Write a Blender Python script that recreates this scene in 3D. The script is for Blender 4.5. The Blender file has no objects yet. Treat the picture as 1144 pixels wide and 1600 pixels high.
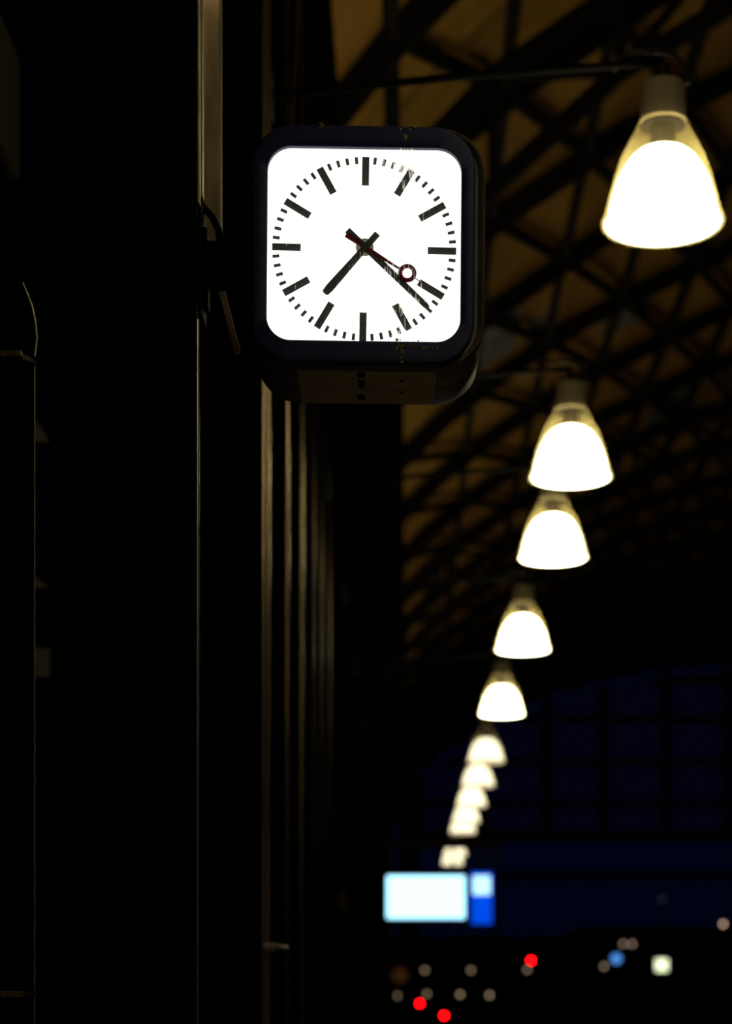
import bpy, bmesh, math, random
from mathutils import Vector, Matrix
random.seed(4)
PI = math.pi
scene = bpy.context.scene
C = scene.collection

# ------------------------------------------------------------------ camera
F, VX, VY, EYE = 3100.0, 635.0, 1570.0, 1.6      # focal length in px, vanishing point, eye height
DC = 4.67                                          # distance to the clock face
cam = bpy.data.cameras.new('camera')
cam_o = bpy.data.objects.new('camera', cam); C.objects.link(cam_o)
cam_o.location = (0, 0, EYE); cam_o.rotation_euler = (PI/2, 0, 0)
cam.sensor_fit = 'VERTICAL'; cam.sensor_height = 36.0; cam.sensor_width = 36.0*1144/1600
cam.lens = F/1600*36.0
cam.shift_x = (572-VX)/1600; cam.shift_y = (VY-800)/1600
cam.clip_start = 0.05; cam.clip_end = 500
cam.dof.use_dof = True; cam.dof.focus_distance = DC; cam.dof.aperture_fstop = 2.35
scene.camera = cam_o

# ------------------------------------------------------------------ world (late dusk), exposure
w = bpy.data.worlds.new('dusk'); scene.world = w; w.use_nodes = True
bg = w.node_tree.nodes['Background']
bg.inputs[0].default_value = (0.10, 0.16, 1.0, 1); bg.inputs[1].default_value = 0.0062
vs = scene.view_settings
vs.view_transform = 'Standard'; vs.look = 'None'; vs.exposure = 0.0; vs.gamma = 1.0; vs.use_curve_mapping = False

LAMP_L = 16.0      # radiance of the pendant lamps
ROOF_FILL = 38.0    # watts of the spot added above each lamp to light the roof
DIAL_L = 1.55     # radiance of the clock dial

# ------------------------------------------------------------------ helpers
def P(x, y, d):
    return Vector(((x-VX)/F*d, d, EYE+(VY-y)/F*d))

class MB:
    def __init__(s): s.bm = bmesh.new()
    def box(s, x0, x1, y0, y1, z0, z1, bev=0.0, seg=2):
        t = bmesh.new()
        r = bmesh.ops.create_cube(t, size=1.0)
        for v in t.verts:
            v.co = Vector(((x0+x1)/2+v.co.x*(x1-x0), (y0+y1)/2+v.co.y*(y1-y0), (z0+z1)/2+v.co.z*(z1-z0)))
        if bev > 0:
            bmesh.ops.bevel(t, geom=list(t.edges), offset=bev, segments=seg, profile=0.5, affect='EDGES')
        s.merge(t); return s
    def merge(s, t):
        m = bpy.data.meshes.new('tmp'); t.to_mesh(m); t.free(); s.bm.from_mesh(m); bpy.data.meshes.remove(m)
    def beam(s, a, b, wx, wy, up=Vector((0, 0, 1))):
        a, b = Vector(a), Vector(b); d = (b-a); L = d.length; d.normalize()
        side = d.cross(up)
        if side.length < 1e-4: side = d.cross(Vector((0, 1, 0)))
        side.normalize(); u = side.cross(d)
        vs_ = []
        for p in (a, b):
            for i, j in ((-1, -1), (1, -1), (1, 1), (-1, 1)):
                vs_.append(s.bm.verts.new(p+side*(i*wx/2)+u*(j*wy/2)))
        for q in ((0, 1, 2, 3), (7, 6, 5, 4), (0, 4, 5, 1), (1, 5, 6, 2), (2, 6, 7, 3), (3, 7, 4, 0)):
            s.bm.faces.new([vs_[k] for k in q])
        return s
    def tube(s, pts, r, n=12, cap=True):
        pts = [Vector(p) for p in pts]; rings = []
        rr = r if isinstance(r, (list, tuple)) else [r]*len(pts)
        ref = None
        for i, p in enumerate(pts):
            d = (pts[min(i+1, len(pts)-1)]-pts[max(i-1, 0)]).normalized()
            if ref is None:
                ref = d.cross(Vector((0, 0, 1)))
                if ref.length < 1e-3: ref = Vector((1, 0, 0))
            a = (ref-d*ref.dot(d)).normalized(); ref = a; b = d.cross(a)
            rings.append([s.bm.verts.new(p+(a*math.cos(2*PI*k/n)+b*math.sin(2*PI*k/n))*rr[i]) for k in range(n)])
        for i in range(len(rings)-1):
            for k in range(n):
                s.bm.faces.new((rings[i][k], rings[i][(k+1) % n], rings[i+1][(k+1) % n], rings[i+1][k]))
        if cap:
            s.bm.faces.new(rings[0][::-1]); s.bm.faces.new(rings[-1])
        return s
    def lathe(s, prof, n=64, c=(0, 0, 0), rib=0.0):
        rings = []
        for r, z in prof:
            if r < 1e-5: rings.append([s.bm.verts.new((c[0], c[1], c[2]+z))])
            else:
                rings.append([s.bm.verts.new((c[0]+(r+(rib if k % 2 else 0))*math.cos(2*PI*k/n), c[1]+(r+(rib if k % 2 else 0))*math.sin(2*PI*k/n), c[2]+z)) for k in range(n)])
        for i in range(len(rings)-1):
            A, B = rings[i], rings[i+1]
            for k in range(n):
                a0, a1 = A[k % len(A)], A[(k+1) % len(A)]; b0, b1 = B[k % len(B)], B[(k+1) % len(B)]
                f = [a0]
                if a1 is not a0: f.append(a1)
                if b1 not in f: f.append(b1)
                if b0 not in f: f.append(b0)
                if len(f) > 2: s.bm.faces.new(f)
        return s
    def prism(s, poly, y0, y1):
        """polygon of (x, z) extruded from y0 (front) to y1"""
        a = [s.bm.verts.new((x, y0, z)) for x, z in poly]; b = [s.bm.verts.new((x, y1, z)) for x, z in poly]
        s.bm.faces.new(a); s.bm.faces.new(b[::-1]); n = len(poly)
        for k in range(n): s.bm.faces.new((a[k], b[k], b[(k+1) % n], a[(k+1) % n]))
        return s
    def frame(s, outer, inner, y0, y1):
        """ring between two outlines with the same number of points"""
        n = len(outer)
        o0 = [s.bm.verts.new((x, y0, z)) for x, z in outer]; i0 = [s.bm.verts.new((x, y0, z)) for x, z in inner]
        o1 = [s.bm.verts.new((x, y1, z)) for x, z in outer]; i1 = [s.bm.verts.new((x, y1, z)) for x, z in inner]
        for k in range(n):
            q = (k+1) % n
            s.bm.faces.new((o0[k], o0[q], i0[q], i0[k])); s.bm.faces.new((o1[q], o1[k], i1[k], i1[q]))
            s.bm.faces.new((o0[q], o0[k], o1[k], o1[q])); s.bm.faces.new((i0[k], i0[q], i1[q], i1[k]))
        return s
    def build(s, name, mat, parent=None, smooth=None, bevel=0.0):
        bmesh.ops.recalc_face_normals(s.bm, faces=list(s.bm.faces))
        me = bpy.data.meshes.new(name); s.bm.to_mesh(me); s.bm.free()
        me.materials.append(mat)
        o = bpy.data.objects.new(name, me); C.objects.link(o)
        if parent: o.parent = parent
        if smooth is not None:
            for p in me.polygons: p.use_smooth = True
            me.set_sharp_from_angle(angle=math.radians(smooth))
        if bevel > 0:
            b = o.modifiers.new('bevel', 'BEVEL'); b.width = bevel; b.segments = 3; b.limit_method = 'ANGLE'
        return o

def thing(name, label, cat, loc=(0, 0, 0), group=None):
    o = bpy.data.objects.new(name, None); C.objects.link(o); o.location = loc; o.empty_display_size = .1
    return tag(o, label, cat, group)
def tag(o, label, cat, group=None):
    o['label'] = label; o['category'] = cat
    if group: o['group'] = group
    return o
def struct(o, label=None, cat=None):
    o['kind'] = 'structure'
    if label: o['label'] = label
    if cat: o['category'] = cat
    return o
def dup(root, loc, label):
    r = root.copy(); C.objects.link(r); r.location = loc; r['label'] = label
    for ch in list(root.children):
        c = ch.copy(); C.objects.link(c); c.parent = r
        for g in list(ch.children):
            d = g.copy(); C.objects.link(d); d.parent = c
    return r
def rrect(cx, cz, w_, h_, r, n=10):
    pts = []
    for (sx, sz, a0) in ((1, 1, 0), (-1, 1, 90), (-1, -1, 180), (1, -1, 270)):
        for k in range(n+1):
            a = math.radians(a0+90*k/n)
            pts.append((cx+sx*(w_/2-r)+r*math.cos(a), cz+sz*(h_/2-r)+r*math.sin(a)))
    return pts

# ------------------------------------------------------------------ materials
def mat(name, col, rough=.5, metal=0.0, spec=.5, noise=None, bump=0.0, nscale=20.0, stretch=(1, 1, 1)):
    m = bpy.data.materials.new(name); m.use_nodes = True; nt = m.node_tree; b = nt.nodes['Principled BSDF']
    b.inputs['Base Color'].default_value = (*col, 1); b.inputs['Roughness'].default_value = rough
    b.inputs['Metallic'].default_value = metal; b.inputs['Specular IOR Level'].default_value = spec
    if noise or bump:
        tc = nt.nodes.new('ShaderNodeTexCoord'); mp = nt.nodes.new('ShaderNodeMapping'); mp.inputs['Scale'].default_value = stretch
        n = nt.nodes.new('ShaderNodeTexNoise'); n.inputs['Scale'].default_value = nscale; n.inputs['Detail'].default_value = 6
        nt.links.new(tc.outputs['Object'], mp.inputs[0]); nt.links.new(mp.outputs[0], n.inputs['Vector'])
        if noise:
            r = nt.nodes.new('ShaderNodeValToRGB'); r.color_ramp.elements[0].color = (*col, 1); r.color_ramp.elements[1].color = (*noise, 1)
            r.color_ramp.elements[0].position = .42; r.color_ramp.elements[1].position = .66
            nt.links.new(n.outputs['Fac'], r.inputs[0]); nt.links.new(r.outputs[0], b.inputs['Base Color'])
        if bump:
            bp = nt.nodes.new('ShaderNodeBump'); bp.inputs['Strength'].default_value = bump; bp.inputs['Distance'].default_value = .01
            nt.links.new(n.outputs['Fac'], bp.inputs['Height']); nt.links.new(bp.outputs[0], b.inputs['Normal'])
    return m
def emit(name, col, strength):
    m = bpy.data.materials.new(name); m.use_nodes = True; nt = m.node_tree
    nt.nodes.remove(nt.nodes['Principled BSDF']); e = nt.nodes.new('ShaderNodeEmission')
    e.inputs[0].default_value = (*col, 1); e.inputs[1].default_value = strength
    nt.links.new(e.outputs[0], nt.nodes['Material Output'].inputs[0])
    return m

def shader_mat(name):
    m = bpy.data.materials.new(name); m.use_nodes = True; nt = m.node_tree
    nt.nodes.remove(nt.nodes['Principled BSDF'])
    return m, nt, nt.nodes['Material Output']
M_black = mat('black steel paint', (.0018, .0018, .002), .65, 0, .04, noise=(.004, .0032, .0025), nscale=30)
M_edge = mat('worn steel edge', (.50, .38, .22), .4, .4, .5, noise=(.75, .58, .36), nscale=60, stretch=(1, 1, .3))
M_flange = mat('rubbed bare flange edge', (.85, .66, .42), .3, 1.0, .5, noise=(.65, .48, .3), nscale=40, stretch=(1, 1, .3))
M_duct = mat('rusty cream paint', (.24, .165, .07), .6, 0, .3, noise=(.12, .075, .03), nscale=14, stretch=(1, 1, .35))
M_mull = mat('tan metal profile', (.66, .48, .28), .27, 1.0, .5, noise=(.82, .62, .38), nscale=9, stretch=(1, 1, .1))
M_panel = mat('dark wall panel', (.0012, .0012, .0014), .95, 0, .0, noise=(.002, .0016, .0012), nscale=4)
M_roof = mat('brown roof boards', (.36, .205, .045), .8, 0, .1, noise=(.24, .13, .03), nscale=1.5, stretch=(1, .2, 1))
M_rib = mat('sooty roof iron', (.008, .0065, .004), .8, 0, .1)
M_floor = mat('platform paving', (.40, .34, .26), .8, 0, .2, noise=(.5, .42, .32), nscale=3)
M_ground = mat('dark ballast', (.02, .018, .016), .95, 0, .1, noise=(.035, .03, .025), nscale=10)
M_case = mat('navy clock enamel', (.009, .009, .052), .45, 0, .3, noise=(.006, .006, .034), nscale=40)
M_body = mat('dark casing paint', (.085, .062, .036), .45, 0, .2, noise=(.06, .042, .025), nscale=12)
M_cap = mat('cream lamp housing', (.62, .52, .33), .5, 0, .4)
M_dark = mat('dark fitting', (.03, .025, .018), .5, .3, .4)
M_hold = mat('dark lamp holder', (.006, .005, .004), .6, 0, .1)
M_hand = mat('black hand lacquer', (.012, .012, .010), .4, 0, .4)
M_red, nt, out = shader_mat('red second hand plastic')
df = nt.nodes.new('ShaderNodeBsdfDiffuse'); df.inputs[0].default_value = (.25, .005, .03, 1)
tl = nt.nodes.new('ShaderNodeBsdfTranslucent'); tl.inputs[0].default_value = (.16, .002, .03, 1)
mm = nt.nodes.new('ShaderNodeMixShader'); nt.links.new(df.outputs[0], mm.inputs[1]); nt.links.new(tl.outputs[0], mm.inputs[2]); nt.links.new(mm.outputs[0], out.inputs[0])
M_brass = mat('yellow brass', (.55, .36, .10), .35, .8, .5, noise=(.2, .12, .03), nscale=50)
M_bare = mat('bare light alloy', (.62, .54, .44), .35, .6, .5)
M_stain = mat('ochre paint residue', (.30, .23, .03), .7, 0, .3, noise=(.10, .06, .01), nscale=150)
M_grey = mat('grey board', (.46, .42, .28), .6, 0, .2)
M_concrete = mat('pale concrete', (.16, .14, .15), .9, 0, .1, noise=(.10, .09, .09), nscale=2)
M_frame = mat('dark sign frame', (.01, .012, .02), .5, 0, .3)
M_portal = mat('brown gantry paint', (.035, .022, .009), .7, 0, .1)
M_glow = emit('lamp glow', (1.0, .95, .62), LAMP_L)
M_glow2 = emit('weak lamp glow', (1.0, .93, .70), 2.5)
M_lens2 = emit('weak lens glow', (1.0, .80, .45), .8)
M_screen = emit('display glow', (.36, .78, 1.0), 2.7)
M_blue = emit('blue panel glow', (.0, .075, .85), 1.0)
M_cyan = emit('pale blue panel glow', (.42, .78, 1.0), 1.8)

# backlit dial
M_dial = emit('backlit opal dial', (1.0, .985, .94), DIAL_L)
# clear ribbed acrylic of the lamp shades
M_shade, nt, out = shader_mat('ribbed clear acrylic')
tr = nt.nodes.new('ShaderNodeBsdfTransparent'); tr.inputs[0].default_value = (.96, .92, .80, 1)
tl = nt.nodes.new('ShaderNodeBsdfTranslucent'); tl.inputs[0].default_value = (.50, .37, .17, 1)
df = nt.nodes.new('ShaderNodeBsdfDiffuse'); df.inputs[0].default_value = (.60, .50, .22, 1)
gl = nt.nodes.new('ShaderNodeBsdfGlossy'); gl.inputs[1].default_value = .25
mx = [nt.nodes.new('ShaderNodeMixShader') for _ in range(3)]
mx[0].inputs[0].default_value = .85; mx[1].inputs[0].default_value = .06; mx[2].inputs[0].default_value = .80
nt.links.new(tl.outputs[0], mx[0].inputs[1]); nt.links.new(df.outputs[0], mx[0].inputs[2])
nt.links.new(mx[0].outputs[0], mx[1].inputs[1]); nt.links.new(gl.outputs[0], mx[1].inputs[2])
nt.links.new(mx[1].outputs[0], mx[2].inputs[1]); nt.links.new(tr.outputs[0], mx[2].inputs[2])
nt.links.new(mx[2].outputs[0], out.inputs[0])
# scratched cover glass of the clock
M_glass, nt, out = shader_mat('scratched cover glass')
tc = nt.nodes.new('ShaderNodeTexCoord')
mp = nt.nodes.new('ShaderNodeMapping'); mp.inputs['Rotation'].default_value = (0, math.radians(14), 0); mp.inputs['Scale'].default_value = (260, 1, 26)
nz = nt.nodes.new('ShaderNodeTexNoise'); nz.inputs['Scale'].default_value = 1.0; nz.inputs['Detail'].default_value = 3
nt.links.new(tc.outputs['Object'], mp.inputs[0]); nt.links.new(mp.outputs[0], nz.inputs['Vector'])
n2 = nt.nodes.new('ShaderNodeTexNoise'); n2.inputs['Scale'].default_value = 14.0
nt.links.new(tc.outputs['Object'], n2.inputs['Vector'])
sx = nt.nodes.new('ShaderNodeSeparateXYZ'); nt.links.new(tc.outputs['Object'], sx.inputs[0])
def math_node(op, a=None, b=None, va=0.0, vb=0.0):
    n = nt.nodes.new('ShaderNodeMath'); n.operation = op; n.inputs[0].default_value = va; n.inputs[1].default_value = vb
    if a is not None: nt.links.new(a, n.inputs[0])
    if b is not None: nt.links.new(b, n.inputs[1])
    return n.outputs[0]
dx = math_node('ADD', sx.outputs[0], None, vb=-.098)
g = math_node('MULTIPLY', dx, dx); g = math_node('MULTIPLY', g, None, vb=-260.0); g = math_node('EXPONENT', g)      # band of wear under the fixings on one side
th = math_node('MULTIPLY', g, None, vb=.17); s1 = math_node('ADD', nz.outputs['Fac'], th)
s2 = math_node('MULTIPLY', math_node('ADD', n2.outputs['Fac'], None, vb=-.5), None, vb=.5); s1 = math_node('ADD', s1, s2)
s1 = math_node('ADD', s1, None, vb=-.70); s1 = math_node('MULTIPLY', s1, None, vb=14.0)
cl = nt.nodes.new('ShaderNodeClamp'); nt.links.new(s1, cl.inputs[0]); cl.inputs[1].default_value = .035; cl.inputs[2].default_value = .85
tr = nt.nodes.new('ShaderNodeBsdfTransparent'); tl = nt.nodes.new('ShaderNodeBsdfTranslucent'); tl.inputs[0].default_value = (.82, .80, .70, 1)
mm = nt.nodes.new('ShaderNodeMixShader'); nt.links.new(cl.outputs[0], mm.inputs[0]); nt.links.new(tr.outputs[0], mm.inputs[1]); nt.links.new(tl.outputs[0], mm.inputs[2])
nt.links.new(mm.outputs[0], out.inputs[0])
# gable glazing
M_pane, nt, out = shader_mat('dusty gable glass')
tr = nt.nodes.new('ShaderNodeBsdfTransparent'); tr.inputs[0].default_value = (1, 1, .95, 1)
df = nt.nodes.new('ShaderNodeBsdfDiffuse'); df.inputs[0].default_value = (.22, .22, .24, 1)
mm = nt.nodes.new('ShaderNodeMixShader'); mm.inputs[0].default_value = .12
nt.links.new(tr.outputs[0], mm.inputs[1]); nt.links.new(df.outputs[0], mm.inputs[2]); nt.links.new(mm.outputs[0], out.inputs[0])

# ------------------------------------------------------------------ setting: ground, walls, roof
Y1 = 70.0                                   # far end of the hall
XW, XR = -.53, 28.6                          # left wall face, right wall face
ORD = 'first second third fourth fifth sixth seventh eighth ninth tenth eleventh twelfth thirteenth fourteenth fifteenth sixteenth seventeenth eighteenth nineteenth twentieth'.split()
ORD += ['twenty-'+x for x in ORD[:9]]+['thirtieth']+['thirty-'+x for x in ORD[:9]]+['fortieth']

struct(MB().box(-9.2, 4.2, -6, Y1, -.3, 0).build('floor', M_floor))
struct(MB().box(-60, 90, -6, 160, -1.3, -.3).build('ground', M_ground))
struct(MB().box(XW-.2, XW, 5.75, Y1, 0, 8.9).build('wall_left', M_panel))
struct(MB().box(-9, XW-.2, 13.0, 13.2, 0, 9.4).build('wall_back', M_panel))
struct(MB().box(-9.2, -9, -6, 13.2, 0, 9.4).build('wall_side', M_panel))
struct(MB().box(XW, -.03, 22.0, Y1, 7.9, 8.75).build('trim_21', M_panel))
struct(MB().box(XR, XR+.3, -6, Y1, -.3, 8.9).build('wall_right', M_panel))

HALF = [(-.6, 8.65), (0, 9.40), (.8, 10.15), (2.5, 11.30), (5.1, 12.55), (7.1, 13.1), (9.4, 13.5), (14.0, 13.85)]
def zr(x):
    if x > 14.0: x = 28.0-x
    x = max(x, -.8)
    if x <= HALF[0][0]: return HALF[0][1]+(x-HALF[0][0])*1.25
    for (a, b), (c, d) in zip(HALF, HALF[1:]):
        if x <= c: return b+(d-b)*(x-a)/(c-a)
    return HALF[-1][1]
XS = [-.7+k*29.4/56 for k in range(57)]; struct(MB().box(-9.2, -.6, -6, 13.2, 9.4, 9.5).build('trim_20', M_panel))
poly = [(x, zr(x)) for x in XS]+[(x, zr(x)+.12) for x in XS[::-1]]
mb = MB()
for k in range(56):                                      # roof deck as a thick arched slab
    a, b = XS[k], XS[k+1]
    mb.prism([(a, zr(a)), (b, zr(b)), (b, zr(b)+.12), (a, zr(a)+.12)], -6, Y1)
struct(mb.build('ceiling', M_roof))

# arched ribs with diagonal bracing, purlins along the hall
XP = [-.1+1.02*k for k in range(13)]                     # purlin positions over the near half
def rib_path(off, x0=-.7, x1=28.7, n=48):
    return [Vector((x0+(x1-x0)*k/n, 0, zr(x0+(x1-x0)*k/n)-off)) for k in range(n+1)]
RIBSP = 3.0
ribs = []
y = 12.4
mbb = MB(); pth = rib_path(.2)
for a, b in zip(pth, pth[1:]): mbb.beam(a, b, .10, .24)
rib_beam = None
k = 0
G_RIB = 'arched ribs of the brown roof'
while y < Y1-1.0:
    lab = 'dark arched iron roof rib with slanting braces, %s counting away from the camera' % ORD[k]
    if k == 0:
        root = thing('roof_rib', lab, 'roof rib', (0, y, 0), G_RIB)
        mbb.build('arched_beam', M_rib, root)
        for a, b in zip(XP, XP[1:]):
            MB().beam((a, 0, zr(a)-.16), (b, RIBSP, zr(b)-.16), .09, .12).build('brace', M_rib, root)
        r0 = root
    else:
        dup(r0, (0, y, 0), lab)
    y += RIBSP; k += 1
G_PUR = 'purlins running along the roof'
for k, x in enumerate(XP):
    o = MB().box(-.05, .05, 12.4, Y1-.2, -.24, -.08).build('roof_purlin', M_rib)
    o.location = (x, 0, zr(x))
    tag(o, 'dark iron purlin running lengthwise under the brown roof, %s from the left wall' % ORD[k], 'purlin', G_PUR)

# deep lattice arches standing below the roof every nine metres
def lattice(y, lab, root0=None):
    if root0: return dup(root0, (0, y, 0), lab)
    root = thing('lattice_arch', lab, 'roof truss', (0, y, 0), 'deep lattice arches under the roof')
    n = 26; xs = [-.36+1.1*i for i in range(n+1)]
    up = [Vector((x, 0, zr(x)-.55)) for x in xs]; lo = [Vector((x, 0, zr(x)-1.25-(.25 if x < 1 else 0))) for x in xs]
    m1 = MB(); m2 = MB()
    for i in range(n): m1.beam(up[i], up[i+1], .16, .14); m2.beam(lo[i], lo[i+1], .16, .14)
    m1.build('upper_chord', M_rib, root); m2.build('lower_chord', M_rib, root)
    for i in range(12):
        MB().beam(up[i], lo[i], .09, .09).build('web_post', M_rib, root)
        a, b = (up[i], lo[i+1]) if i % 2 else (lo[i], up[i+1])
        MB().beam(a, b, .08, .08).build('web_diagonal', M_rib, root)
    return root
L0 = None
for k, y in enumerate((17.0, 35.0, 53.0)):
    o = lattice(y, 'deep dark lattice arch spanning under the roof, %s counting away from the camera' % ORD[k], L0)
    L0 = L0 or o

M_patch = mat('grey replacement boards', (.17, .17, .20), .8, 0, .1, noise=(.10, .10, .11), nscale=2)  # grey colour stands in for dusk light through skylight panels
def roof_at(px, py):
    lo, hi = 12.0, 69.0
    for _ in range(40):
        m_ = (lo+hi)/2; p = P(px, py, m_)
        if p.z > zr(p.x): hi = m_
        else: lo = m_
    return P(px, py, lo)
for k, (px, py, wx, wy) in enumerate(((984, 478, .7, 1.6), (783, 522, .5, 1.8), (846, 526, .4, 1.8), (1040, 640, .7, 2.0))):
    p = roof_at(px, py); sl = (zr(p.x+.4)-zr(p.x-.4))/.8
    mb = MB(); mb.prism([(p.x-wx/2, zr(p.x-wx/2)-.035), (p.x+wx/2, zr(p.x+wx/2)-.035), (p.x+wx/2, zr(p.x+wx/2)-.002), (p.x-wx/2, zr(p.x-wx/2)-.002)], p.y-wy/2, p.y+wy/2)
    struct(mb.build('trim_%d' % (30+k), M_patch))
# glazed gable screen at the far end
gz0 = EYE+(VY-1306)/F*Y1
def gx(px): return (px-VX)/F*Y1
cols = [gx(x) for x in (655, 757, 853, 942, 1040, 1137, 1232, 1330)]
rows = [EYE+(VY-y)/F*Y1 for y in (1306, 1255, 1190, 1124, 1062)]
XG0, XG1 = cols[0], 26.0
mb = MB()
for x in cols+[cols[-1]+2.2*i for i in range(1, 6)]:
    if zr(x)-1.3 > gz0: mb.box(x-.16, x+.16, Y1-.12, Y1+.12, gz0, zr(x)-.2)
for i, z in enumerate(rows):
    xa = next(x for x in [XG0+.05*j for j in range(400)] if zr(x)-.3 > z)
    mb.box(xa, 28-xa, Y1-.16, Y1+.12, z-(.18 if i == 0 else .11), z+(.18 if i == 0 else .11))
gw = struct(mb.build('window_1', mat('brown gable ironwork', (.20, .12, .05), .7, 0, .2)))
nx = 40
poly = [(XG0+(26.0-XG0)*i/nx, gz0) for i in range(nx+1)]+[(XG0+(26.0-XG0)*i/nx, zr(XG0+(26.0-XG0)*i/nx)-.25) for i in range(nx, -1, -1)]
mb = MB()
for i in range(nx):
    a, b = XG0+(26.0-XG0)*i/nx, XG0+(26.0-XG0)*(i+1)/nx
    mb.prism([(a, gz0), (b, gz0), (b, zr(b)-.25), (a, zr(a)-.25)], Y1-.01, Y1+.01)
mb.build('glass', M_pane, gw)
# masonry pier at the foot of the far arch, and a cross beam under the screen
struct(MB().box(gx(624), gx(654), Y1-.6, Y1+.4, -.3, EYE+(VY-1215)/F*Y1).build('trim_1', M_portal))
struct(MB().box(gx(654), 28.5, Y1+1, Y1+1.3, EYE+(VY-1372)/F*Y1, EYE+(VY-1358)/F*Y1).build('trim_2', M_rib))
# low block of buildings on the skyline beyond the tracks
o = MB().box(-8, 9, 104, 116, -.3, EYE+(VY-1462)/F*104).box(9, 22, 102, 116, -.3, EYE+(VY-1448)/F*102).box(22, 60, 106, 118, -.3, EYE+(VY-1466)/F*106).build('building', M_panel)
tag(o, 'low black building on the skyline beyond the far end of the hall', 'building')
# low pale wall beyond the track
o = MB().box(4.6, 14, 60, 60.4, -.3, EYE+(VY-1586)/F*60, bev=.02).build('low_wall', M_concrete)
tag(o, 'low pale wall across the track at the bottom right', 'wall')

# ------------------------------------------------------------------ shop-front profiles on the left wall
M_mull_dim = mat('tarnished metal profile', (.28, .19, .105), .27, 1.0, .5, noise=(.38, .265, .15), nscale=9, stretch=(1, 1, .1))  # darker copy imitates the strips growing dimmer with distance
M_mull_dimmer = mat('dull dark profile', (.05, .035, .02), .3, 1.0, .4, noise=(.08, .055, .035), nscale=9, stretch=(1, 1, .1))  # darker still, for the dimming of the farthest strips
def mullion(y, r, tw=False):
    mb = MB()
    if tw:
        mb.tube([(XW+.004, y, 0), (XW+.004, y, 8.8)], r, 14); mb.tube([(XW+.021, y+.012, 0), (XW+.021, y+.012, 8.8)], r*.95, 14)
    else:
        mb.tube([(XW+.002, y, 0), (XW+.002, y, 8.8)], r, 14)
    return mb
prof = [(7.28, .011, True), (8.75, .013, False), (9.95, .016, False), (11.25, .012, False), (12.3, .012, False), (13.6, .013, False)]
for k, (y, r, tw) in enumerate(prof):
    struct(mullion(y, r, tw).build('trim_%d' % (k+3), M_mull if k == 0 else M_mull_dim if k < 3 else M_mull_dimmer, smooth=60))
# thin cable coming down behind the clock, bent away from the wall at the top
pts = [P(466, -160, 8.6), P(466, -20, 8.6), P(464, 50, 8.6), P(459, 130, 8.6), P(455, 200, 8.6), P(452, 300, 8.6), P(451, 420, 8.6), P(450, 560, 8.6)]
o = MB().tube(pts, .0095, 10).build('hanging_cable', M_mull, smooth=60)
tag(o, 'thin pale cable hanging down behind the top of the clock', 'cable')
# lever on the twin profile and a small box further along the wall
t = thing('latch_lever', 'small pale metal lever sticking out of the wall low beside the twin strip', 'latch', P(424, 1479, 7.24))
MB().tube([(-.03, 0, 0), (.006, -.005, 0)], .011, 12).build('spindle', M_bare, t, smooth=50)
MB().tube([(.004, -.005, .002), (.02, -.012, .001), (.045, -.014, -.002), (.062, -.012, -.003)], [.0115, .0085, .008, .0075], 12).build('grip', M_bare, t, smooth=50)
MB().tube([(.008, -.006, -.004), (.008, -.006, -.017)], .006, 10).build('pin', M_bare, t, smooth=50)
t = thing('switch_box', 'small beige switch box on the dark wall, left of the bright display', 'switch box', P(535, 1424, 15.4))
MB().box(-.03, .03, -.03, .03, 0, .14, bev=.006).build('casing', M_portal, t)
MB().box(-.012, .012, -.04, -.03, .05, .09, bev=.002).build('button', M_dark, t)

# ------------------------------------------------------------------ the near steel column and its fittings
cx0, cx1 = P(78, 0, DC).x, P(305, 0, DC).x
t = thing('steel_column', 'broad black riveted steel column carrying the clock', 'column', ((cx0+cx1)/2, DC+.03, 0))
hw = (cx1-cx0)/2
mb = MB()
mb.box(-hw, hw, 0, .024, 0, 5.9); mb.box(-hw, hw-.07, .34, .364, 0, 5.9); mb.box(-.012, .012, .024, .34, 0, 5.9)
mb.build('shaft', M_black, t)
rv = MB()
for xx in (-hw+.008, -hw+.04, hw-.05):
    z = 1.55
    while z < 4.5:
        rv.lathe([(.0075, 0), (.0065, .0035), (.003, .0062), (0, .007)], 10)
        for v in rv.bm.verts:
            if not v.tag:
                c = v.co.copy(); v.co = Vector((xx+c.x, -c.z, z+c.y)); v.tag = True
        z += .11
rv.build('rivets', M_black, t, smooth=60)
MB().tube([(hw+.0015, .004, 0), (hw+.0015, .004, EYE+(VY-492)/F*DC)], .0058, 16).build('flange_edge', M_flange, t, smooth=60)
MB().box(hw+.001, hw+.008, .004, .020, EYE+(VY-310)/F*DC, 5.9, bev=.002).build('flange_edge', M_edge, t)
MB().box(hw+.001, hw+.0065, -.005, .014, EYE+(VY-310)/F*DC, EYE+(VY-246)/F*DC, bev=.002).build('rust_scab', M_duct, t)

# vertical cable trunking right of the column, ending above the clock arm
d = 5.25
o = MB().box(P(317, 0, d).x, P(345, 0, d).x, d, d+.05, P(0, 386, d).z, 6.0, bev=.006).build('cable_trunking', M_duct)
tag(o, 'rusty cream cable trunking running up between the column and the clock', 'trunking')
o = MB().box(P(314, 0, DC+.3).x, P(317, 0, DC+.3).x, DC+.3, DC+.33, P(0, 306, DC+.3).z, 6.0, bev=.001).tube([P(315.5, 306, DC+.31), P(317, 300, DC+.31)], .003, 8).build('edge_strip', M_edge)
tag(o, 'thin pale metal strip beside the cream trunking, above the clock arm', 'strip')
# slanting stay below the arm
d = 5.3
o = MB().beam(P(336, 415, d), P(371, 552, d), .018, .022, Vector((0, 1, 0))).build('slanting_stay', M_duct, bevel=.003)
tag(o, 'short slanting cream stay just below the clock arm', 'stay')

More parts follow.
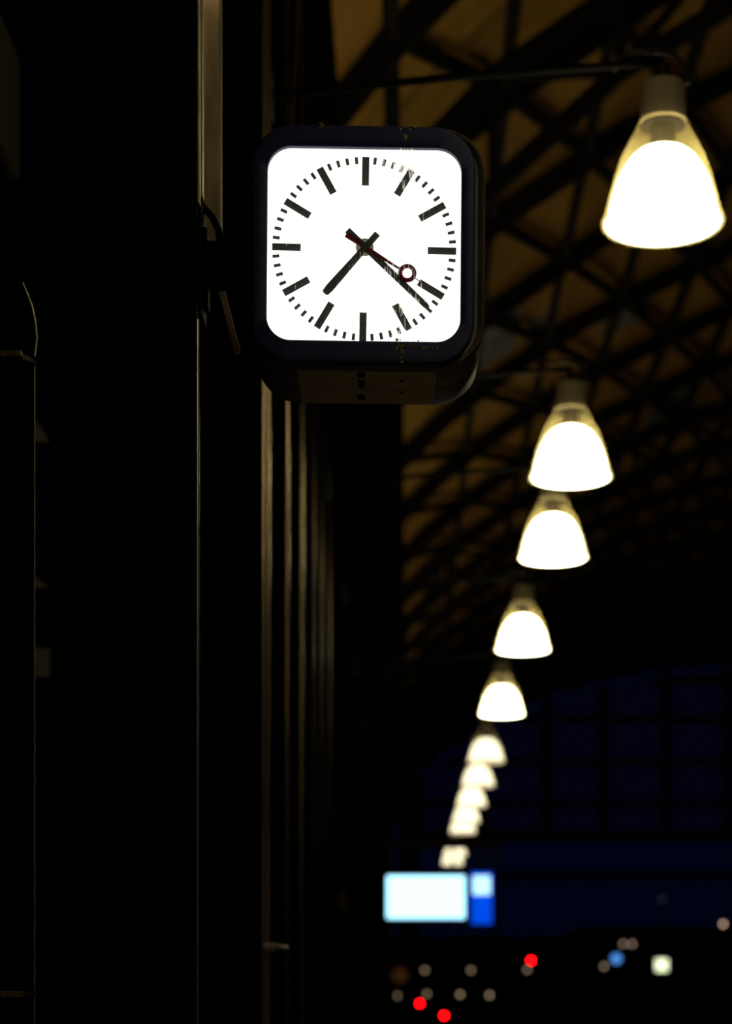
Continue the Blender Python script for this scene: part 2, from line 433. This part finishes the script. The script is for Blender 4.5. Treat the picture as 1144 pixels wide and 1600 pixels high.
# clamp, arm and feed cable: the bracket that carries the clock
ya = DC+.12
t = thing('clock_bracket', 'black steel arm and clamp holding the clock to the column', 'bracket', P(305, 455, ya))
def rel(v): return v-t.location
A = lambda x, y: rel(P(x, y, ya))
def abox(mb, x0, y0, x1, y1, dy0, dy1, bev=.004):
    a, b = A(x0, y1), A(x1, y0)
    mb.box(a.x, b.x, dy0, dy1, a.z, b.z, bev=bev); return mb
abox(MB(), 296, 383, 391, 449, -.035, .035, .008).build('arm', M_black, t)
abox(MB(), 296, 330, 319, 500, -.06, .06).build('clamp_plate', M_black, t)
mb = MB(); abox(mb, 310, 340, 320, 361, -.03, .0); abox(mb, 310, 364, 326, 384, -.04, .02); mb.build('clamp_bolt', M_black, t)
mb = MB(); abox(mb, 310, 452, 318, 476, -.03, .02); abox(mb, 320, 449, 327, 486, -.03, .02, .002); mb.build('clamp_bolt', M_black, t)
MB().tube([A(268, 330), A(285, 318), A(302, 316), A(318, 324), A(332, 340), A(341, 358), A(345, 384), A(348, 400)], .0085, 12).build('feed_cable', M_black, t, smooth=60)

# ------------------------------------------------------------------ the clock
S = DC/F                                             # metres per photo pixel on the clock face
cc = P(569.2, 381, DC)
clock = thing('station_clock', 'square lit station clock with rounded corners showing twenty two past seven', 'clock', cc)
clock.rotation_euler = (0, math.radians(.45), math.radians(1.1))
def q(px, py): return ((px-569.2)*S, (381-py)*S)
DEPTH = .325
def shell(mb, cx, cz, w_, h_, r, levels, n=12):
    rings = []
    for y, inset in levels:
        pts = rrect(cx, cz, w_-2*inset, h_-2*inset, max(r-inset, .004), n)
        rings.append([mb.bm.verts.new((x, y, z)) for x, z in pts])
    N = len(rings[0])
    for A_, B_ in zip(rings, rings[1:]):
        for k in range(N): mb.bm.faces.new((A_[k], A_[(k+1) % N], B_[(k+1) % N], B_[k]))
    return rings
mb = MB()
cbx, cbz = q(575.5, 381)
rg = shell(mb, cbx, cbz, 367*S, 378*S, 72*S, [(.030, .02), (.020, .010), (.018, .004), (.024, .0), (.17, 0), (.172, .003), (.178, .003), (.18, 0), (DEPTH-.02, 0), (DEPTH-.006, .005), (DEPTH, .018)])
mb.bm.faces.new(rg[-1]); mb.bm.faces.new(rg[0][::-1])
mb.build('casing', M_body, clock, smooth=35)
# front door frame around the dial
mb = MB()
ox, oz = q(567.5, 381); ow, oh = 349*S, 372*S
ix, iz = q(569, 380.8); iw, ih = 303*S, 303*S
N = 14
lv = [(rrect(ox, oz, ow, oh, 66*S, N), .026), (rrect(ox, oz, ow, oh, 66*S, N), .006), (rrect(ox, oz, ow-.008, oh-.008, 63*S, N), .001), (rrect(ox, oz, ow-.02, oh-.02, 60*S, N), 0.0),
      (rrect(ix, iz, iw+.004, ih+.004, 40*S, N), .0), (rrect(ix, iz, iw+.001, ih+.001, 38.5*S, N), .001), (rrect(ix, iz, iw, ih, 38*S, N), .002), (rrect(ix, iz, iw, ih, 38*S, N), .019)]
rings = [[mb.bm.verts.new((x, y, z)) for x, z in pts] for pts, y in lv]
for A_, B_ in zip(rings, rings[1:]):
    n = len(A_)
    for k in range(n): mb.bm.faces.new((A_[k], A_[(k+1) % n], B_[(k+1) % n], B_[k]))
mb.build('door_frame', M_case, clock, smooth=35)
# dial, its marks, hands, glass
dial = MB().prism(rrect(ix, iz, iw+.004, ih+.004, 38*S, N), .0150, .0162).build('dial', M_dial, clock)
DCX, DCZ = q(569.3, 385.4); ROLL = 1.0-.45
def pol(ang, r): a = math.radians(ang+ROLL); return (DCX+r*math.sin(a), DCZ+r*math.cos(a))
def bar(ang, r0, r1, w0, w1, y0, y1, mb):
    a = math.radians(ang+ROLL); u = Vector((math.sin(a), math.cos(a))); n = Vector((math.cos(a), -math.sin(a))); c = Vector((DCX, DCZ))
    pts = [c+u*r0-n*w0/2, c+u*r0+n*w0/2, c+u*r1+n*w1/2, c+u*r1-n*w1/2]
    mb.prism([(p.x, p.y) for p in pts], y0, y1)
M_mark = mat('black dial print', (.02, .02, .018), .6, 0, .2, noise=(.04, .038, .035), nscale=300)
for k in range(60):
    mb = MB()
    if k % 5 == 0:
        bar(k*6, 99.5*S, 144.3*S, 11.2*S, 11.2*S, .0142, .0151, mb); mb.build('hour_mark', M_mark, dial)
    else:
        bar(k*6, 133.4*S, 144.3*S, 5.0*S, 5.0*S, .0142, .0151, mb); mb.build('minute_mark', M_mark, dial)
HX, HZ = q(570, 383)
def hand(tip, tail, prof_, y0, y1, name, m):
    """outline along the hand: (fraction from tail to tip, half width in px)"""
    a = Vector(q(*tail)); b = Vector(q(*tip)); u = (b-a).normalized(); n = Vector((u.y, -u.x)); L = (b-a).length
    pts = [a+u*L*f+n*w_*S for f, w_ in prof_]+[a+u*L*f-n*w_*S for f, w_ in prof_[::-1]]
    return MB().prism([(p.x, p.y) for p in pts], y0, y1).build(name, m, clock, bevel=.0005)
hand((507.5, 457), (590, 361.5), [(0, 5.2), (.3, 5.2), (.9, 6.8), (.985, 5.6), (1.0, 2.0)], .0112, .0122, 'hour_hand', M_hand)
hand((671, 478), (542.5, 357.5), [(0, 5.2), (.25, 5.2), (.96, 4.6), (.985, 3.8), (1.0, 1.2)], .0090, .0100, 'minute_hand', M_hand)
M_hub, nt, out = shader_mat('smoky clear hub')
tr = nt.nodes.new('ShaderNodeBsdfTransparent'); tr.inputs[0].default_value = (.27, .27, .2, 1); nt.links.new(tr.outputs[0], out.inputs[0])
mb = MB(); mb.prism([(HX+14*S*math.cos(2*PI*k/28), HZ+14*S*math.sin(2*PI*k/28)) for k in range(28)], .0127, .0137); mb.build('hub', M_hub, clock)
sh = hand((667, 443), (540, 365.5), [(0, 3.6), (.30, 3.4), (.66, 1.7), (.67, 1.6)], .0072, .0080, 'second_hand', M_red)
a = Vector(q(540, 365.5)); b = Vector(q(667, 443)); u = (b-a).normalized(); n = Vector((u.y, -u.x)); rc = Vector(q(637, 424))
c0, c1 = rc+u*12*S, b
MB().prism([(p.x, p.y) for p in (c0+n*.8*S, c1+n*.5*S, c1-n*.5*S, c0-n*.8*S)], .0072, .0080).build('needle', M_red, sh)
ang = [2*PI*k/36 for k in range(36)]
MB().frame([(rc.x+14.5*S*math.cos(t_), rc.y+14.5*S*math.sin(t_)) for t_ in ang], [(rc.x+7.7*S*math.cos(t_), rc.y+7.7*S*math.sin(t_)) for t_ in ang], .0071, .0081).build('ring', M_red, sh)
mb = MB(); mb.prism([(HX+5*S*math.cos(t_), HZ+5*S*math.sin(t_)) for t_ in ang], .0066, .0125); mb.build('pivot', M_hand, clock)
mb = MB(); pts = rrect(ix, iz, iw-.0005, ih-.0005, 38*S, N); mb.bm.faces.new([mb.bm.verts.new((x, .0045, z)) for x, z in pts]); mb.build('cover_glass', M_glass, clock)
M_under_lit = mat('brown underside paint', (.34, .25, .16), .5, 0, .3, noise=(.24, .17, .11), nscale=12)  # brown raised to stand in for light reaching the underside
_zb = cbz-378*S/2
MB().box(cbx-.165, cbx+.165, .045, DEPTH-.03, _zb-.0015, _zb+.002, bev=.001).build('underside_panel', M_under_lit, clock)
# latches and screws in the underside
zb = cbz-378*S/2
for yy in (.06, .235):
    MB().lathe([(0, -.010), (.008, -.010), (.010, -.006), (.010, .002)], 20, (q(566, 0)[0], yy, zb)).build('latch', M_black, clock, smooth=40)
MB().box(q(561, 0)[0], q(571, 0)[0], .11, .165, zb-.004, zb+.004, bev=.0015).build('keyhole_plate', M_black, clock)
for yy in (.11, .20):
    MB().lathe([(0, -.003), (.006, -.003), (.007, 0), (.007, .003)], 16, (q(631, 0)[0], yy, zb)).build('screw', M_black, clock, smooth=40)
# paint residue and runs on the frame
def flakes(seed, cx, cy, sx_, sy_, num, name):
    rnd = random.Random(seed); mb = MB()
    for _ in range(num):
        x, y = rnd.gauss(cx, sx_), rnd.gauss(cy, sy_); r = rnd.uniform(.6, 2.2)
        pts = []
        for k in range(7):
            a = 2*PI*k/7; rr = r*rnd.uniform(.5, 1.3); pts.append(q(x+rr*math.cos(a), y+rr*math.sin(a)*1.3))
        mb.prism(pts, -.0012, .0006)
    o = mb.build(name, M_stain, clock); o['label'] = 'ochre flakes of old paint'; return o
flakes(3, 632, 541, 11, 5, 24, 'paint_residue')
flakes(7, 671, 542, 9, 1.2, 8, 'paint_residue')
flakes(5, 629, 552, 1.2, 8, 10, 'paint_residue')
flakes(9, 502, 197, 2.2, 4, 10, 'paint_residue')
flakes(11, 633, 212, 1.0, 8, 6, 'paint_residue')
flakes(13, 640, 199, 9, 1.6, 8, 'paint_residue')

# ------------------------------------------------------------------ pendant lamps
XL = (1036-VX)/F*7.6
ZRIM = EYE+(VY-350)/F*7.6
k_ = 7.6/F
def prof_px(lst): return [(r*k_, (350-y)*k_) for r, y in lst]
def make_lamp(loc, label):
    t = thing('pendant_lamp', label, 'lamp', loc, 'lit pendant lamps in a row along the platform')
    MB().lathe(prof_px([(0, 131), (20, 131), (33, 132.5), (35.5, 136), (35.5, 188), (36.5, 191), (35, 194.5)]), 40).build('cap', M_cap, t, smooth=40)
    MB().lathe(prof_px([(0, 193), (34.8, 193), (34.8, 198), (20, 199), (20, 228), (14, 240), (0, 242)]), 32).build('lamp_holder', M_hold, t, smooth=40)
    MB().lathe(prof_px([(37, 191), (43, 205), (54, 227), (65, 248), (76, 281), (85, 315), (91, 340), (94.5, 344), (95.5, 349), (93.5, 352), (91.5, 350)]), 96, rib=.0012).build('shade', M_shade, t, smooth=20)
    MB().lathe(prof_px([(0, 231), (14, 231.5), (26, 233.5), (38, 239), (50, 249), (61, 264), (72, 287), (80, 314), (85, 338), (88, 350)]), 56).build('glowing_diffuser', M_glow, t, smooth=60)
    lp = [(math.sqrt(max(0, 1-(i/8)**2)), i/8) for i in range(9)]
    MB().lathe([(90*k_, .004), (88*k_, -.002), (60*k_, -.008), (30*k_, -.011), (0, -.012)], 56).build('bottom_lens', M_glow, t, smooth=60)
    st = MB().tube([(0, 0, (350-131)*k_-.004), (0, 0, (350-100)*k_)], .022, 14).build('stem', M_dark, t, smooth=50)
    zA = (350-97)*k_; zB = (350-150)*k_
    MB().tube([(XW-XL, 0, zB), ((XW-XL)*.5, 0, (zA+zB)/2+.012), (0, 0, zA)], .015, 10).build('arm', M_black, t, smooth=50)
    MB().tube([(-.19, 0, zA-.03), (-.14, 0, zA+.035), (-.06, 0, zA+.045), (.04, 0, zA+.035), (.085, 0, zA-.02), (.095, 0, zA-.085)], .011, 10).build('hook', M_dark, t, smooth=50)
    MB().box(XW-XL-.002, XW-XL+.02, -.06, .06, zB-.08, zB+.08, bev=.004).build('wall_plate', M_dark, t)
    sp = bpy.data.lights.new('uplight', 'SPOT'); sp.energy = ROOF_FILL; sp.color = (1.0, .80, .42); sp.spot_size = math.radians(150); sp.spot_blend = .5; sp.shadow_soft_size = .03  # upward spot added over the lamp to brighten the roof
    so = bpy.data.objects.new('uplight', sp); C.objects.link(so); so.parent = t; so.location = (0, 0, (350-97)*k_+.075); so.rotation_euler = (PI, 0, 0)
    return t
YB = [382.5, 763, 884, 1023, 1121, 1194, 1231, 1262, 1287, 1303, 1339, 1352]
h = ZRIM-EYE
lamp0 = None; weak = {}
for k, yb in enumerate(YB):
    dl = h*F/(VY-yb)-.225
    lab = ('largest lit glass pendant lamp, high at the right beside the clock', 'lit glass pendant lamp with a pale neck, second in the row after the largest')[k] if k < 2 else 'lit pendant lamp, %s in the row counting from the largest' % ORD[k]
    if k == 0: lamp0 = make_lamp((XL, 7.6, ZRIM), lab)
    else:
        lr = dup(lamp0, (XL-(.05 if k in (1,) else 0), dl, ZRIM), lab)
        if k > 4:                                     # the far lamps burn weaker
            for c in lr.children:
                if c.name.startswith(('glowing', 'bottom')):
                    c.data = weak.setdefault(c.name.split('.')[0], c.data.copy()); c.data.materials[0] = M_glow2 if c.name[0] == 'g' else M_lens2
for y, lab in ((3.9, 'added lit pendant lamp hanging level with the clock, past the right edge of the picture'), (.2, 'added lit pendant lamp hanging above the camera, outside the picture')):
    dup(lamp0, (XL, y, ZRIM), lab)  # two unseen lamps added for the light they give

# ------------------------------------------------------------------ display gantry
dg = 31.6
def G(x, y): return P(x, y, dg)
t = thing('sign_gantry', 'brown steel portal frame standing around the bright display', 'gantry', (G(683, 0).x, dg, 0))
ofs = t.location
mb = MB(); a, b = G(590, 1326)-ofs, G(778, 1311)-ofs; mb.box(a.x, b.x, -.06, .06, a.z, b.z, bev=.01); mb.build('cross_beam', M_portal, t)
for x0, x1 in ((601, 612), (771, 778)):
    a, b = G(x0, 1600)-ofs, G(x1, 1311)-ofs; MB().box(a.x, b.x, -.05, .05, 0, b.z, bev=.008).build('post', M_portal, t)
db = dg-.112
t = thing('departure_display', 'bright white-blue departure display hanging in the brown portal frame', 'display', P(665, 1440, db)); ofs = t.location
def D(x, y): return P(x, y, db)-ofs
a, b = D(599.5, 1441), D(731, 1363); MB().box(a.x, b.x, -.05, .05, a.z, b.z, bev=.012).build('housing', M_frame, t)
a, b = D(605, 1435), D(726, 1369); MB().box(a.x, b.x, -.056, -.045, a.z, b.z, bev=.004).build('screen', M_screen, t)
for x in (622, 708):
    a, b = D(x-2, 1364), D(x+2, 1318); MB().box(a.x, b.x, .02, .05, a.z, b.z).build('hanger', M_frame, t)
t = thing('platform_sign', 'narrow blue lit sign with a pale top square, right of the display', 'sign', P(752, 1446, db)); ofs = t.location
a, b = D(734, 1446), D(771, 1361); MB().box(a.x, b.x, -.05, .05, a.z, b.z, bev=.01).build('housing', M_frame, t)
a, b = D(736.5, 1443.5), D(768.5, 1364); MB().box(a.x, b.x, -.056, -.045, a.z, b.z, bev=.003).build('blue_panel', M_blue, t)
a, b = D(739, 1398), D(766, 1369); MB().box(a.x, b.x, -.060, -.055, a.z, b.z, bev=.003).build('pale_panel', M_cyan, t)
a, b = D(750, 1364), D(755, 1318); MB().box(a.x, b.x, .02, .05, a.z, b.z).build('hanger', M_frame, t)

# ------------------------------------------------------------------ small lights far down the tracks
def far_light(px, py, d, col, L, r, name, cat, label, group=None, square=False, base=-.3):
    p = P(px, py, d)
    t = thing(name, label, cat, (p.x, d, base), group)
    z = p.z-base
    if square: MB().box(-r*1.15, r*1.15, -.02, .12, z-r*1.15, z+r*1.15, bev=.02).build('housing', M_frame, t)
    else:
        m = MB(); m.tube([(0, -.02, z), (0, .16, z)], r*1.35, 20); m.build('housing', M_frame, t, smooth=40)
    MB().tube([(0, .07, 0), (0, .07, z)], .035, 8).build('post', M_rib, t, smooth=60)
    m = emit(name+' glow', col, L)
    if square: MB().box(-r, r, -.034, -.022, z-r, z+r, bev=.006).build('lit_face', m, t)
    else:
        o = MB().lathe([(r, 0), (r*.8, r*.25), (r*.45, r*.42), (0, r*.5)], 20).build('lens', m, t, smooth=60)
        o.rotation_euler = (PI/2, 0, 0); o.location = (0, -.021, z)
    return t
R6 = .062
WARM = (1.0, .72, .42)
RED = (1.0, .002, .004)
far_light(830, 1501, 64, RED, 22, R6, 'signal_lamp', 'signal', 'red signal light standing highest of the three red ones', 'red signals')
far_light(656, 1568, 64, RED, 20, R6, 'signal_lamp', 'signal', 'red signal light low down, under the display and left of the other low red one', 'red signals')
far_light(694, 1587, 64, RED, 22, R6, 'signal_lamp', 'signal', 'red signal light lowest of all, right at the bottom edge', 'red signals')
dim = [(664, 1516, .62, 'left lamp of the upper dim pair under the display'), (736, 1516, .62, 'right lamp of the upper dim pair under the display'),
       (622, 1556, .55, 'leftmost of the lower dim row'), (667, 1553, .55, 'second from left in the lower dim row, just above a red light'),
       (719, 1554, .8, 'third from left in the lower dim row'), (765, 1555, .85, 'rightmost of the lower dim row'),
       (824, 1515, .62, 'dim lamp just below the highest red light'), (944, 1510, .7, 'dim lamp touching the lower left of the blue light'),
       (974, 1475, .75, 'left one of two touching dim lamps above the blue light'), (988, 1475, .75, 'right one of two touching dim lamps above the blue light'),
       (1130, 1444, 1.9, 'pale lamp near the right edge, highest of the small lights')]
for k, (x, y, L, lab) in enumerate(dim):
    dd = (70, 72, 61, 59, 60, 62, 74, 71, 76, 79, 73)[k]
    far_light(x, y, dd, (1.0, .66, .47) if k > 7 else (1.0, .75, .45), L, R6*dd/66, 'track_lamp', 'lamp', 'small round ' + lab if not lab.startswith(('dim', 'pale')) else 'small ' + lab, 'small dim lamps along the tracks')
far_light(963, 1498, 67, (.10, .36, 1.0), 1.1, .155, 'blue_light', 'lamp', 'small blue light on a post beside the track')
far_light(1034, 1508, 63, (.90, 1.0, .62), 1.9, .185, 'lit_sign', 'sign', 'small square greenish white lit sign, right of the blue light', square=True)
far_light(1035, 1405, 82, (.5, .55, .8), .12, R6, 'track_lamp', 'lamp', 'very faint grey lamp above the greenish white sign', 'small dim lamps along the tracks')
far_light(625, 1524, 53, (1.0, .38, .08), .028, .20, 'amber_light', 'lamp', 'faint amber light beside the left post of the portal frame')

# ------------------------------------------------------------------ things at the left edge
dp = 4.45
x1 = P(48, 0, dp).x; rp = .075
t = thing('service_pipe', 'thick black vertical pipe at the left edge with two metal clips', 'pipe', (x1-rp, dp+.05, 0))
def lz(y): return EYE+(VY-y)/F*dp
MB().tube([(0, 0, 0), (0, 0, lz(545))], rp, 40).tube([(0, 0, lz(545)), (-.004, 0, lz(520)), (-.016, 0, lz(455)), (-.05, 0, lz(400)), (-.12, 0, lz(330))], [rp, rp, rp*.98, rp*.95, rp*.9], 40).build('pipe_run', mat('black pipe paint', (.0012, .0012, .0012), .9, 0, 0), t, smooth=60)
for y in (558, 1553):
    MB().lathe([(rp+.001, -.006), (rp+.004, -.005), (rp+.004, .005), (rp+.001, .006)], 40, (0, 0, lz(y))).build('clip', M_dark, t, smooth=50)
    MB().box(.012, .06, -rp-.004, -.04, lz(y)-.0075, lz(y)+.0065, bev=.002).build('clip_tab', M_brass, t)
MB().tube([(rp-.026, -.01, lz(432)), (rp-.014, -.012, lz(452)), (rp-.004, -.012, lz(470)), (rp+.003, -.01, lz(495)), (rp+.006, -.01, lz(520)), (rp+.001, -.01, lz(548))], .0028, 8).build('cord', M_edge, t, smooth=60)

MB().tube([(rp+.0005, -.006, 0), (rp+.0005, -.006, lz(556))], .0014, 8).build('seam', M_edge, t, smooth=60)  # pale strip stands in for light along the rim of the pipe
# back room seen through the slit between pipe and column
o = MB().box(-2.7, -.75, 8.63, 8.67, 0, 5.8, bev=.01).build('back_partition', M_panel); tag(o, 'black partition in the dark room behind the column', 'partition')
d = 8.6
for y0, y1, lab in ((640, 690, 'dim olive gusset plate, upper one in the slit left of the column'), (892, 918, 'dim olive gusset plate, lower one in the slit left of the column')):
    a = P(44, y0, d); b = P(44, y1, d); c = P(78, y1, d)
    o = MB().prism([(a.x, a.z), (b.x, b.z), (c.x, c.z)], d, d+.03).build('gusset_plate', M_grey); tag(o, lab, 'plate')
a, b = P(44, 1058, d), P(78, 1012, d)
o = MB().box(a.x, b.x, d, d+.03, a.z, b.z, bev=.004).build('notice_plate', M_grey); tag(o, 'dim small square plate, lowest in the slit left of the column', 'plate')
dA, dB = 7.3, 7.68
xs_ = (0-VX)/F*dA
o = MB().box(xs_-.04, xs_, dA-.25, dB, EYE+(VY-215)/F*dA, EYE+(VY-18)/F*dA, bev=.006).build('wall_board', M_grey)
MB().box(xs_-.03, xs_-.015, dB-.02, 8.63, 4.98, 5.02).build('bracket', M_black, o)
tag(o, 'pale board on the side wall in the top left corner', 'board')
t = thing('bulkhead_lamp', 'added unseen lamp behind the column that lights the back room', 'lamp', (-.69, DC+.03+.364+.036, 4.55))  # lamp added out of view to light the back room
t.rotation_euler = (PI/2, 0, 0)
MB().lathe([(0, 0), (.07, 0), (.08, .03), (.0, .035)], 24).build('base', M_dark, t, smooth=40)
MB().lathe([(.06, -.001), (.055, -.03), (.035, -.055), (0, -.065)], 24).build('glass_dome', emit('bulkhead glow', (1.0, .85, .5), 60.0), t, smooth=60)
